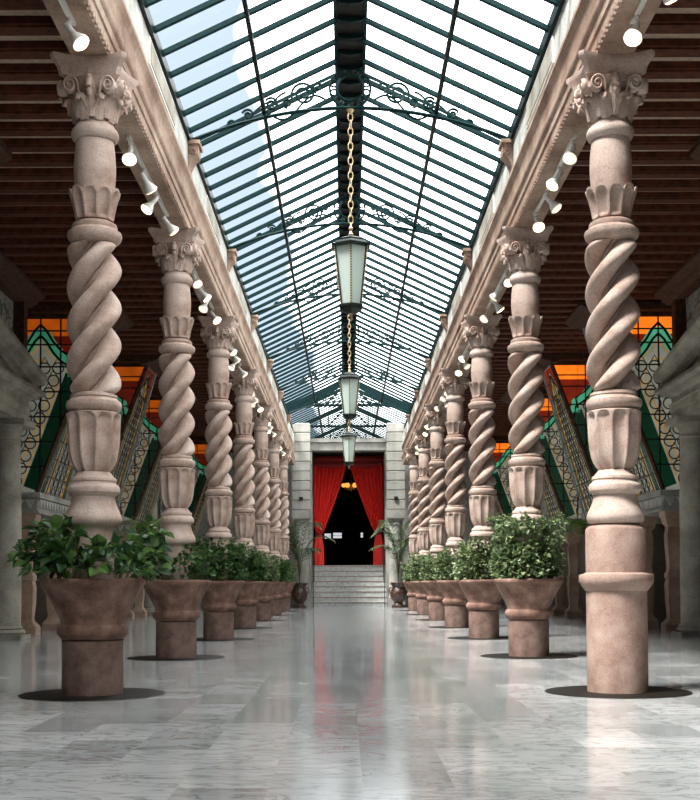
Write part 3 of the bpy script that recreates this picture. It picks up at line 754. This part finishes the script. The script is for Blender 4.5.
    seg = lambda a, b, w=t: ld.sweep([(s*a[0], y, a[1]), (s*b[0], y, b[1])], None, w, w, 5)
    for z in rows: seg((xl(z)+.03, z), (xr, z))
    for x in (xc-.36+.0, xc, xc+.36, xc+.8, xc+1.15):
        zb_ = LZ if x > xb else LZ + (xb-x)/(xb-xt)*(TZ-LZ)+.05
        seg((x, max(zb_, LZ)), (x, TZ))
    for g in (-1, 1):
        for off in (-.085, .085):
            pts = [(s*(x if g > 0 else max(xc-(x-xc), xl(z)+.13+off*.5)), y, z+off*1.15) for x, z in arch]
            ld.sweep(pts, None, .024, .014, 5)
    # curls
    rnd = random.Random(4)
    z = 2.75
    while z < 4.95:
        x = max(xl(z)+.45, 5.0 if z > 4.2 else xl(z)+.45)
        while x < min(xr-.1, 6.6):
            r = .10; ld.sweep([(s*(x+r*math.cos(2*PI*i/12)), y+.004, z+r*math.sin(2*PI*i/12)) for i in range(12)], (0,1,0), .012, .012, 4, closed=True)
            ld.sweep([(s*(x-r), y, z+.02), (s*x, y, z+.2), (s*(x+r), y, z+.02)], None, .011, .011, 4)
            x += .24
        z += .225
    ld.build('leading', M['lead'], root, smooth=0)
    MB().box(*sorted((s*(xl(TZ)-.02), s*xr)), -.04, .06, TZ-.03, TZ+.04).build('head_frame', M['casing'], root, smooth=0)
    # --- leaning face towards the hall: bilinear (u depth, v height)
    def B(u, v, off=0.0):
        yb = 2.3*u; yt = 1.05*u + 0.0
        z = LZ + (TZ-LZ)*v; x = xb + (xt-xb)*v; yy = yb + (yt-yb)*v
        return (s*(x - off*.94), yy, z - off*.34)
    def poly(mat, uv, off, name):
        m_ = MB(); m_.loft([[B(u, v, off) for u, v in uv], [B(u, v, off-.012) for u, v in uv]]); m_.build(name, mat, root, smooth=0)
    poly(M['clear'+K], [(0,0),(1,0),(1,1),(0,1)], 0, 'leaning_glass')
    for g in (-1, 1):
        m_ = MB(); pts = [(.5+g*.36,0),(.5+g*.36,.78),(.5+g*.30,.84),(.5+g*.16,.89),(.5+g*.02,.945)]
        m_.loft([[B(u-.05,v,.012), B(u+.05,v,.012), B(u+.05,v,.001), B(u-.05,v,.001)] for u, v in pts]); m_.build('jade_border_glass', M['teal'+K if False else 'dkgreen'+K], root, smooth=0)
    poly(M['rust'+K], [(.02,.80),(.10,.80),(.20,.87),(.5,.975),(.80,.87),(.90,.80),(.98,.80),(.98,.995),(.02,.995)], .006, 'rust_glass')
    ld2 = MB()
    for v in [i/10 for i in range(1, 10)]: ld2.sweep([B(0,v,.024), B(1,v,.024)], None, .011, .011, 5)
    for u in (.22, .36, .5, .64, .78): ld2.sweep([B(u,0,.024), B(u,.97 - abs(u-.5)*.5,.024)], None, .011, .011, 5)
    for k in range(18):
        v = .03+.045*k
        for u in (.29,.43,.57,.71):
            ld2.sweep([B(u-.06, v, .02), B(u, v+.022, .02), B(u+.06, v, .02), B(u, v-.022, .02)], None, .008, .008, 4, closed=True)
    ld2.build('leading', M['lead'], root, smooth=0)
    am = MB()
    for u in (.25, .75): am.sweep([B(u,0,.02), B(u,.74,.02), B(.5,.90,.02)], None, .013, .013, 5)
    am.build('amber_border_glass', M['amber'+K], root, smooth=0)
    fr = MB()
    fr.sweep([B(0,0,.0), B(0,1,.0)], None, .045, .045, 4); fr.build('corner_frame', M['casing'], root, smooth=0)
    fr = MB(); fr.sweep([B(1,0,.0), B(1,1,.0)], None, .07, .07, 4); fr.build('corner_frame', M['pale'], root, smooth=0)
    # far side closing sheet
    m_ = MB(); a, b = B(1,0), B(1,1); m_.add([a, b, (s*xr, b[1], TZ), (s*xr, a[1], LZ)], [(0,1,2,3)]); m_.build('far_glass', M['clear'+K], root, smooth=0)
    co = MB(); pr = [(4.55,5.70),(4.40,5.70),(4.36,5.73),(4.22,5.76),(4.18,5.80),(4.10,5.83),(4.10,5.875),(4.55,5.875)]
    co.extrude_y([(s*x, z) for x, z in pr], -.25, 1.35); co.box(*sorted((s*4.5, s*6.94)), -.25, 1.35, 5.745, 5.875)
    co.build('timber_cornice', M['casing'], root, smooth=20)
    return root
BAYS = [21.4, 26.2, 31.0, 41.0]
for s, K, sd in ((-1, 'L', 'left'), (1, 'R', 'right')):
    r0 = make_glass_bay(s, K)
    for j, yb in enumerate(BAYS):
        o = r0 if j == 0 else copy_tree(r0)
        o.location = (0, yb, 0)
        tag(o, ['leaning stained glass bay beside the %s grey portal, orange panes and jade arch, nearest', 'second leaning stained glass bay along the %s aisle wall',
                'third leaning stained glass bay along the %s aisle wall', 'farthest stained glass bay in the %s aisle, near the end wall'][j] % sd, 'stained glass bay', 'stained glass bays')
    # timber casing end above the near aisle
    c = MB(); pr = [(4.4,5.66),(4.15,5.70),(4.1,5.74),(3.98,5.78),(3.92,5.82),(3.92,5.875),(4.4,5.875)]
    pr = [(x, z if z < 5.87 else 5.895) for x, z in pr]
    c.extrude_y([(s*x, z) for x, z in pr], 9.0, 13.7); c.box(*sorted((s*4.4, s*6.95)), 9.0, 13.7, 5.66, 5.895)
    tag(c.build('timber_cornice', M['casing'], smooth=20), 'brown moulded timber cornice end under the %s beamed ceiling, at the picture edge' % sd, 'cornice')

# ------------------------------------------------------------------ grey stone portals with pediment
def make_portal(s):
    root = empty('stone_portal')      # local y 0 = near end, 5.8 = far end
    Lh = 5.8
    for y in (.5, 5.3):
        c = MB(); cx = s*5.70
        c.box(cx-.32, cx+.32, y-.32, y+.32, 0, .07)
        c.lathe([(.2,.07),(.29,.075),(.31,.11),(.29,.145),(.26,.16),(.275,.18),(.25,.205),(.235,.22),(.235,.9),(.23,2.0),(.205,3.15),(.205,3.28),(.225,3.29),(.225,3.32),(.205,3.33),(.21,3.40),(.24,3.46),(.27,3.52),(.2,3.52)], 40, cx, y)
        c.box(cx-.36, cx+.36, y-.36, y+.36, 3.52, 3.62)
        c.build('round_column', M['grey'], root)
        MB().box(*sorted((s*6.2, s*6.94)), y-.3, y+.3, 0, 3.62).build('pilaster', M['dim'], root, smooth=0)
    e = MB(); pr = [(6.94,3.62),(5.44,3.62),(5.44,3.74),(5.41,3.75),(5.41,3.86),(5.38,3.88),(5.44,3.90),(5.44,4.0),(5.38,4.02),(5.34,4.05),(5.24,4.08),(5.20,4.13),(5.20,4.17),(6.94,4.17)]
    e.extrude_y([(s*x, z) for x, z in pr], .2, 5.6)
    e.box(*sorted((s*5.2, s*6.94)), 0.0, Lh, 4.10, 4.17); e.box(*sorted((s*5.28, s*6.94)), .1, Lh-.1, 4.03, 4.10)
    e.build('entablature', M['grey'], root, smooth=25)
    ym, za = Lh/2, 4.64
    for g in (0, 1):
        p = MB(); ye = 0 if g == 0 else Lh
        def sect(y, z): return [(s*x, y, z+dz) for x, dz in [(6.0,0),(5.44,0),(5.42,.05),(5.34,.07),(5.32,.12),(5.22,.15),(5.18,.20),(5.18,.27),(6.0,.27)]]
        p.loft([sect(ye, 4.17), sect(ym, za)]); p.build('raking_cornice', M['grey'], root, smooth=20)
    t = MB(); t.add([(s*5.5,.3,4.17),(s*5.5,5.5,4.17),(s*5.5,ym,za+.05),(s*6.1,.3,4.17),(s*6.1,5.5,4.17),(s*6.1,ym,za+.05)], [(0,1,2),(3,5,4),(0,2,5,3),(1,4,5,2),(0,3,4,1)])
    t.build('tympanum', M['grey'], root, smooth=0)
    MB().box(*sorted((s*6.7, s*6.94)), .8, 5.0, 0, 3.6).build('dark_door_panel', M['hall'], root, smooth=0)
    return root
def make_mosaic(s):
    root = empty('mosaic_wall_panel')
    MB().box(*sorted((s*5.62, s*6.94)), .3, 5.45, 4.18, 5.62).build('mosaic', M['mosaic'], root, smooth=0)
    fr = MB(); fr.box(*sorted((s*5.44, s*5.62)), 5.28, 5.5, 4.18, 5.62)
    fr.build('corner_post', M['casing'], root, smooth=0)
    fr = MB(); fr.box(*sorted((s*5.44, s*5.62)), .25, .5, 4.18, 5.62); fr.build('corner_post', M['casing'], root, smooth=0)
    c = MB(); pr = [(6.94,5.62),(5.42,5.62),(5.40,5.65),(5.34,5.68),(5.32,5.72),(5.23,5.77),(5.20,5.80),(5.20,5.87),(6.94,5.87)]
    c.extrude_y([(s*x, z) for x, z in pr], .05, 5.75); c.build('cornice', M['casing'], root, smooth=20)
    return root
for s, sd in ((-1, 'left'), (1, 'right')):
    p0 = make_portal(s); m0 = make_mosaic(s)
    for j, y in enumerate((14.6, 33.8)):
        p = p0 if j == 0 else copy_tree(p0); q = m0 if j == 0 else copy_tree(m0)
        p.location = (0, y, 0); q.location = (0, y, 0)
        wh = 'at the %s edge of the picture' % sd if j == 0 else 'far down the %s aisle' % sd
        tag(p, 'grey stone portal with round column and pediment '+wh, 'portal', 'stone portals')
        tag(q, 'brown-framed floral mosaic panel above the portal '+wh, 'wall panel', 'mosaic panels')

# ------------------------------------------------------------------ hanging ferns
def make_fern():
    root = empty('hanging_fern'); lv = MB(); rnd = random.Random(2)
    for k in range(44):
        a = rnd.uniform(0, 2*PI); L = rnd.uniform(.35,.62); up = rnd.uniform(.1,.5); P = []
        for i in range(11):
            t = i/10; P.append(Vector((L*t*math.cos(a), L*t*math.sin(a), .18 + up*math.sin(t*2.0)*.7 - .75*t*t*L)))
        for i in range(1, 11):
            d = (P[i]-P[i-1]).normalized(); sd_ = Vector((-math.sin(a), math.cos(a), 0))
            for g in (-1, 1): leaf_shape(lv, P[i], d*.35+sd_*g, Vector((0,0,1)), .10*(1.1-i/12), .028)
    lv.build('fronds', M['fern'], root, smooth=0, recalc=False)
    MB().lathe([(0,0),(.10,.0),(.14,.06),(.16,.15),(.17,.20),(.15,.20),(.0,.17)], 20).build('basket', M['stem'], root)
    w = MB()
    for k in range(3):
        a = 2*PI*k/3; w.sweep([(.155*math.cos(a), .155*math.sin(a), .19), (0,0,.9)], None, .004, .004, 4)
    w.build('hanging_wire', M['lead'], root)
    return root
fn = make_fern(); fn.location = (4.85, 25.3, 1.9); 
w = MB(); w.sweep([(0,0,.9),(0,0,4.03)], None, .004, .004, 4).build('hanging_wire', M['lead'], fn)
tag(fn, 'bright green hanging fern behind the bare column in the right aisle', 'fern', 'hanging ferns')
f2 = copy_tree(fn); f2.location = (-4.35, 25.3, 1.9); f2.rotation_euler.z = 1
tag(f2, 'yellow-green hanging fern in the left aisle behind the nearest planted column', 'fern', 'hanging ferns')

# ------------------------------------------------------------------ far end: piers, lintel, stairs, doorway
for s, sd in ((-1, 'left'), (1, 'right')):
    root = empty('stone_pier', (s*1.76, 44.75, 0)); tag(root, 'rusticated pale stone pier %s of the curtained doorway' % sd, 'pier', 'doorway piers')
    z = 3.62; k = 0; bl = None
    while z < 6.85:
        h = .36; 
        if bl is None:
            m_ = MB(); sq = lambda r, z_: [(-r, -r, z_), (r, -r, z_), (r, r, z_), (-r, r, z_)]
            m_.loft([sq(.29,0), sq(.33,.03), sq(.33,.33), sq(.29,.36)]); o = bl = m_.build('block', M['pale'], root, smooth=0)
        else: o = bl.copy(); C.objects.link(o); o.parent = root
        o.location = (0, 0, z); z += h
    m_ = MB(); sq = lambda r, z_: [(-r, -r, z_), (r, -r, z_), (r, r, z_), (-r, r, z_)]
    m_.loft([sq(.26,3.22), sq(.30,3.26), sq(.33,3.30), sq(.34,3.36), sq(.34,3.62), sq(.3,3.62)]); m_.build('cap_block', M['pale'], root, smooth=20)
    m_ = MB().lathe([(.2,.28),(.29,.28),(.30,.34),(.27,.38),(.26,.42),(.265,1.4),(.245,2.9),(.245,3.05),(.27,3.07),(.27,3.12),(.25,3.14),(.29,3.22),(.2,3.22)], 32); m_.build('round_shaft', M['pale'], root)
    MB().box(-.32,.32,-.32,.32,0,.28).build('plinth', M['pale'], root, smooth=0)
    MB().box(-.07,.07,-.40,-.33,3.98,4.10).build('wall_lamp', M['black'], root, smooth=0)
    # newel wall beside the stairs
    n = MB(); n.box(*sorted((s*1.43, s*1.70)), 45.12, 47.3, 0, 2.25)
    rt = empty('stair_parapet', (0,0,0)); tag(rt, 'low pale stone parapet along the %s of the steps' % sd, 'parapet', 'stair parapets')
    n.build('block_wall', M['pale'], rt, smooth=0)
    MB().box(*sorted((s*1.40, s*1.72)), 45.09, 47.3, 2.25, 2.40).build('coping', M['pale'], rt, smooth=0)
    hr = empty('handrail', (0,0,0)); tag(hr, 'thin dark metal handrail on the %s of the steps' % sd, 'handrail', 'stair handrails')
    MB().sweep([(s*1.34,45.0,.86),(s*1.34,47.1,2.3)], None, .022, .022, 8).build('rail', M['black'], hr)
    for (y, z0, z1) in ((45.05,.0,.90),(46.2,1.0,1.68),(47.05,1.6,2.27)):
        MB().sweep([(s*1.34,y-.06 if y<45.1 else y,z0),(s*1.34,y-.06 if y<45.1 else y,z1)], None, .016, .016, 8).build('rail_post', M['black'], hr)
li = MB().box(-1.44, 1.44, 45.2, 45.9, 5.92, 6.32); li.box(-1.44,1.44,45.12,45.9,6.22,6.36)
struct(li.build('trim_lintel', M['pale'], smooth=0), 'pale stone lintel over the curtained doorway', 'lintel')
st = empty('staircase', (0,45.0,0)); tag(st, 'flight of eight grey stone steps up to the curtained doorway', 'stairs')
for k in range(8):
    y1 = 2.9 if k == 7 else 2.4
    s_ = MB().box(-1.42, 1.42, .3*k, y1, .2*k + (0 if k else 0), .2*(k+1)-.025).build('step', M['step'], st, smooth=0)
    MB().box(-1.42, 1.42, .3*k-.02, y1, .2*(k+1)-.025, .2*(k+1)).build('tread', M['nosing'] if False else M['step'], s_, smooth=0)
    MB().box(-1.42, 1.42, .3*k-.012, .3*k+.0, .2*(k+1)-.05, .2*(k+1)-.026).build('nosing_strip', M['nosing'], s_, smooth=0)
# dark hall behind
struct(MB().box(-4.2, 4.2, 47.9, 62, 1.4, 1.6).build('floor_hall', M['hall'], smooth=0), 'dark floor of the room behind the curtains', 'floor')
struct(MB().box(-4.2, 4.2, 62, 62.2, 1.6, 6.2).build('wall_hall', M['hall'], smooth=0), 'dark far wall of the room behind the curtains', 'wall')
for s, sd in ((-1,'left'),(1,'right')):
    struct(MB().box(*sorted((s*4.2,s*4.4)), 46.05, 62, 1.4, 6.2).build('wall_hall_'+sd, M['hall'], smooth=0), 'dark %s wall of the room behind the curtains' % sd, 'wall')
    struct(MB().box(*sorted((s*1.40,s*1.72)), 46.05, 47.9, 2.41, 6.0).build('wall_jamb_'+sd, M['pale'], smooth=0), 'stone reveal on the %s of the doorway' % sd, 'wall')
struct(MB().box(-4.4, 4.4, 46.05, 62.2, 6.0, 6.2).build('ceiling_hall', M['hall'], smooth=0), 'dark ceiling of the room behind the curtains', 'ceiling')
for n, (xa, xb_, za, zb) in enumerate(((-1.22,-.90,3.20,3.46),(-.78,-.34,3.22,3.50),(.64,.76,3.25,3.5))):
    w = empty('window_%d' % (n+1), (0,0,0)); struct(w, ['small bright window glimpsed left in the dark room','wider bright window glimpsed in the dark room','narrow bright window glimpsed right in the dark room'][n], 'window')
    MB().box(xa, xb_, 61.95, 61.99, za, zb).build('pane', M['winlit'], w, smooth=0)
    f_ = MB(); f_.box(xa-.04, xa, 61.9, 61.99, za-.04, zb+.04); f_.box(xb_, xb_+.04, 61.9, 61.99, za-.04, zb+.04); f_.box(xa, xb_, 61.9, 61.99, zb, zb+.04); f_.box(xa, xb_, 61.9, 61.99, za-.04, za)
    f_.box(xa, xb_, 61.9, 61.95, (za+zb)/2-.01, (za+zb)/2+.01)
    f_.build('frame', M['hall'], w, smooth=0)
ch = empty('chandelier', (.12, 52.0, 5.0)); tag(ch, 'small gold chandelier with amber shades hanging between the red curtains', 'chandelier')
MB().lathe([(0,1.0),(.012,1.0),(.012,.2),(.05,.15),(.07,.05),(.04,-.05),(.015,-.12),(0,-.14)], 14).build('stem', M['gold'], ch)
for k in range(6):
    a = PI/3*k; d = Vector((math.cos(a), math.sin(a), 0))
    ar = MB().sweep([tuple(d*r + Vector((0,0,z))) for r, z in ((.04,.05),(.15,-.04),(.26,-.03),(.32,.06))], None, .012, .012, 6).build('arm', M['gold'], ch)
    MB().lathe([(0,.06),(.04,.06),(.09,.10),(.10,.17),(.07,.22),(0,.22)], 12, d.x*.32, d.y*.32).build('shade', M['amber'], ar)
# curtains
def curtain(s):
    root = empty('curtain', (0, 47.45, 0))
    NU, NV = 60, 40; m_ = MB(); vs = []; fs = []
    for j in range(NV+1):
        v = j/NV; z = 5.92 + (2.85-5.92)*v
        xi = .02 + 1.02*v**1.25; xo = 1.385
        if v > .75: xo = 1.385 - .10*((v-.75)/.25)**1.5
        for i in range(NU+1):
            u = i/NU; x = xi + (xo-xi)*u
            amp = .075*(1-.55*v); y = amp*math.sin(u*2*PI*8 + .8*math.sin(v*3)) + .03*math.sin(u*5+v*4)
            vs.append((s*x, y, z))
    def gridfaces(NU, NV): return [(j*(NU+1)+i, j*(NU+1)+i+1, (j+1)*(NU+1)+i+1, (j+1)*(NU+1)+i) for j in range(NV) for i in range(NU)]
    o = MB().add(vs, gridfaces(NU, NV)).build('drape', M['red'], root, smooth=60)
    o.modifiers.new('solid', 'SOLIDIFY').thickness = .012
    vs = []
    for j in range(21):
        v = j/20; z = 2.85 + (1.62-2.85)*v; w = .10 + .09*math.sin(min(1, v*1.3)*PI/2)
        cx = 1.185 + .0*v
        for i in range(41):
            u = i/40; a = u*2*PI; r = 1 + .18*math.sin(a*7)
            vs.append((s*(cx + w*r*math.cos(a)), .07*r*math.sin(a), z))
    MB().add(vs, gridfaces(40, 20)).build('tail', M['red'], root, smooth=60)
    MB().lathe([(.10,2.80),(.135,2.82),(.14,2.86),(.135,2.90),(.10,2.92)], 20, s*1.185, 0).build('tieback', M['darkred'], root)
    return root
tag(curtain(-1), 'red velvet curtain drawn back to the left of the doorway', 'curtain', 'doorway curtains')
tag(curtain(1), 'red velvet curtain drawn back to the right of the doorway', 'curtain', 'doorway curtains')
va = MB(); vs = []
for j in range(13):
    for i in range(81):
        u = i/80; v = j/12; x = -1.38+2.76*u; drop = .32 + .16*abs(math.sin(u*2*PI))
        vs.append((x, -.22 + .035*math.sin(v*PI*4 + 2*abs(math.sin(u*2*PI))) , 5.92 - drop*v))
va.add(vs, [(j*81+i, j*81+i+1, (j+1)*81+i+1, (j+1)*81+i) for j in range(12) for i in range(80)])
vo = va.build('curtain_valance', M['darkred'], smooth=60, loc=(0,47.4,0)); vo.modifiers.new('solid', 'SOLIDIFY').thickness = .01
tag(vo, 'dark red swagged valance across the top of the doorway', 'valance')

# urns with palms
def make_urn():
    root = empty('ornate_urn')
    MB().lathe([(0,0),(.25,0),(.26,.06),(.22,.09),(.17,.13),(.15,.18),(.17,.22),(.23,.28),(.28,.38),(.295,.50),(.28,.60),(.23,.68),(.21,.74),(.24,.80),(.29,.86),(.30,.90),(.28,.92),(.24,.90),(.22,.84),(0,.83)], 40,
        rf=lambda a, z, r: r*(1+.035*math.cos(a*12)) if .2 < z < .7 else r).build('urn_body', M['glaze'], root)
    for s in (-1, 1):
        MB().sweep([(s*.22,0,.74),(s*.31,0,.72),(s*.34,0,.60),(s*.28,0,.50)], (0,1,0), .02, .02, 6).build('handle', M['glaze'], root)
    return root
def make_palm(seed, side):
    root = empty('potted_palm'); rnd = random.Random(seed); lv = MB(); st = MB()
    angs = [PI*.5 - side*1.4, PI*1.5 + side*1.25, PI*1.5 - side*.3, PI*1.45, PI + 0.2, .1, PI*1.5+side*.7, PI*1.15, -PI*.2, PI*1.25, PI*1.75, PI*.9, PI*1.6]
    for k, a in enumerate(angs):
        L = rnd.uniform(.6, 1.2); Hh = rnd.uniform(1.3, 2.5); P = []
        for i in range(21):
            t = i/20; P.append(Vector((L*t**1.9*math.cos(a), L*t**1.9*math.sin(a), .86 + Hh*math.sin(t*1.95)/1.0*.95)))
        st.sweep(P, None, [.014*(1-.8*i/20) for i in range(21)], [.014*(1-.8*i/20) for i in range(21)], 5)
        for i in range(7, 21):
            d = (P[i]-P[i-1]).normalized(); sv = d.cross(Vector((0,0,1)))
            if sv.length < .1: sv = Vector((-math.sin(a), math.cos(a), 0))
            sv.normalize()
            for g in (-1, 1): leaf_shape(lv, P[i], d*.75+sv*g*.7+Vector((0,0,-.25)), Vector((0,0,1)), .42*(1.15-abs(i-12)/14), .042, .1)
    st.build('stalks', M['stem'], root); lv.build('fronds', M['palm'], root, smooth=0, recalc=False)
    return root
u0 = make_urn()
for s, sd in ((-1, 'left'), (1, 'right')):
    u = u0 if s < 0 else copy_tree(u0); u.location = (s*1.80, 43.75, 0)
    tag(u, 'dark brown ornate urn at the foot of the %s pier by the steps' % sd, 'urn', 'palm urns')
    p = make_palm(3 if s < 0 else 9, s); p.location = (s*1.80, 43.75, 0)
    tag(p, 'arching palm in the urn %s of the steps' % sd, 'palm', 'palms by the steps')

# ------------------------------------------------------------------ light
W = bpy.data.worlds.new('sky'); S.world = W; W.use_nodes = True; nt = W.node_tree; L = nt.links.new
bg = nt.nodes['Background']
tc = N(nt, 'ShaderNodeTexCoord'); sp = N(nt, 'ShaderNodeSeparateXYZ'); L(tc.outputs['Generated'], sp.inputs[0])
zz = N(nt, 'ShaderNodeMath', operation='MAXIMUM'); L(sp.outputs[2], zz.inputs[0]); zz.inputs[1].default_value = .08
dv = N(nt, 'ShaderNodeMath', operation='DIVIDE'); L(sp.outputs[0], dv.inputs[0]); L(zz.outputs[0], dv.inputs[1])
cb = N(nt, 'ShaderNodeCombineXYZ'); dy = N(nt, 'ShaderNodeMath', operation='DIVIDE'); L(sp.outputs[1], dy.inputs[0]); L(zz.outputs[0], dy.inputs[1])
L(dv.outputs[0], cb.inputs[0]); L(dy.outputs[0], cb.inputs[1])
ns = N(nt, 'ShaderNodeTexNoise', Scale=1.6, Detail=4.0, Roughness=.5); L(cb.outputs[0], ns.inputs['Vector'])
ma = N(nt, 'ShaderNodeMath', operation='MULTIPLY_ADD'); L(ns.outputs['Fac'], ma.inputs[0]); ma.inputs[1].default_value = .22; L(dv.outputs[0], ma.inputs[2])
mr = N(nt, 'ShaderNodeMapRange'); mr.inputs['From Min'].default_value = -.085; mr.inputs['From Max'].default_value = -.05; L(ma.outputs[0], mr.inputs['Value'])
blue = N(nt, 'ShaderNodeRGB'); blue.outputs[0].default_value = (.60,.72,.86,1)
mx = N(nt, 'ShaderNodeMix', data_type='RGBA'); L(mr.outputs[0], mx.inputs[0]); L(blue.outputs[0], mx.inputs[6]); mx.inputs[7].default_value = (4.9,4.95,5.0,1)
L(mx.outputs[2], bg.inputs[0]); bg.inputs[1].default_value = 1.0
sun = bpy.data.lights.new('sun', 'SUN'); sun.energy = 10.8; sun.angle = math.radians(16); sun.color = (1.0,.965,.93)
so = bpy.data.objects.new('sun', sun); C.objects.link(so)
so.rotation_euler = Vector((.47, .34, -1)).to_track_quat('-Z', 'Y').to_euler()

# ------------------------------------------------------------------ camera
cam = bpy.data.cameras.new('camera'); co = bpy.data.objects.new('camera', cam); C.objects.link(co)
co.location = (-.062, 0, .9)
cam.sensor_width = 36; cam.lens = 1200/800*36; cam.shift_y = 133/800; cam.clip_end = 300
co.rotation_euler = (math.radians(90+2.39), math.radians(0), math.radians(-.14))
co.rotation_euler = (Matrix.Rotation(math.radians(-.14), 4, 'Z') @ Matrix.Rotation(math.radians(92.39), 4, 'X') @ Matrix.Rotation(math.radians(-.25), 4, 'Z')).to_euler()
S.camera = co
S.view_settings.view_transform = 'Standard'; S.view_settings.look = 'None'; S.view_settings.gamma = 1; S.view_settings.exposure = 0.35
S.view_settings.use_curve_mapping = False
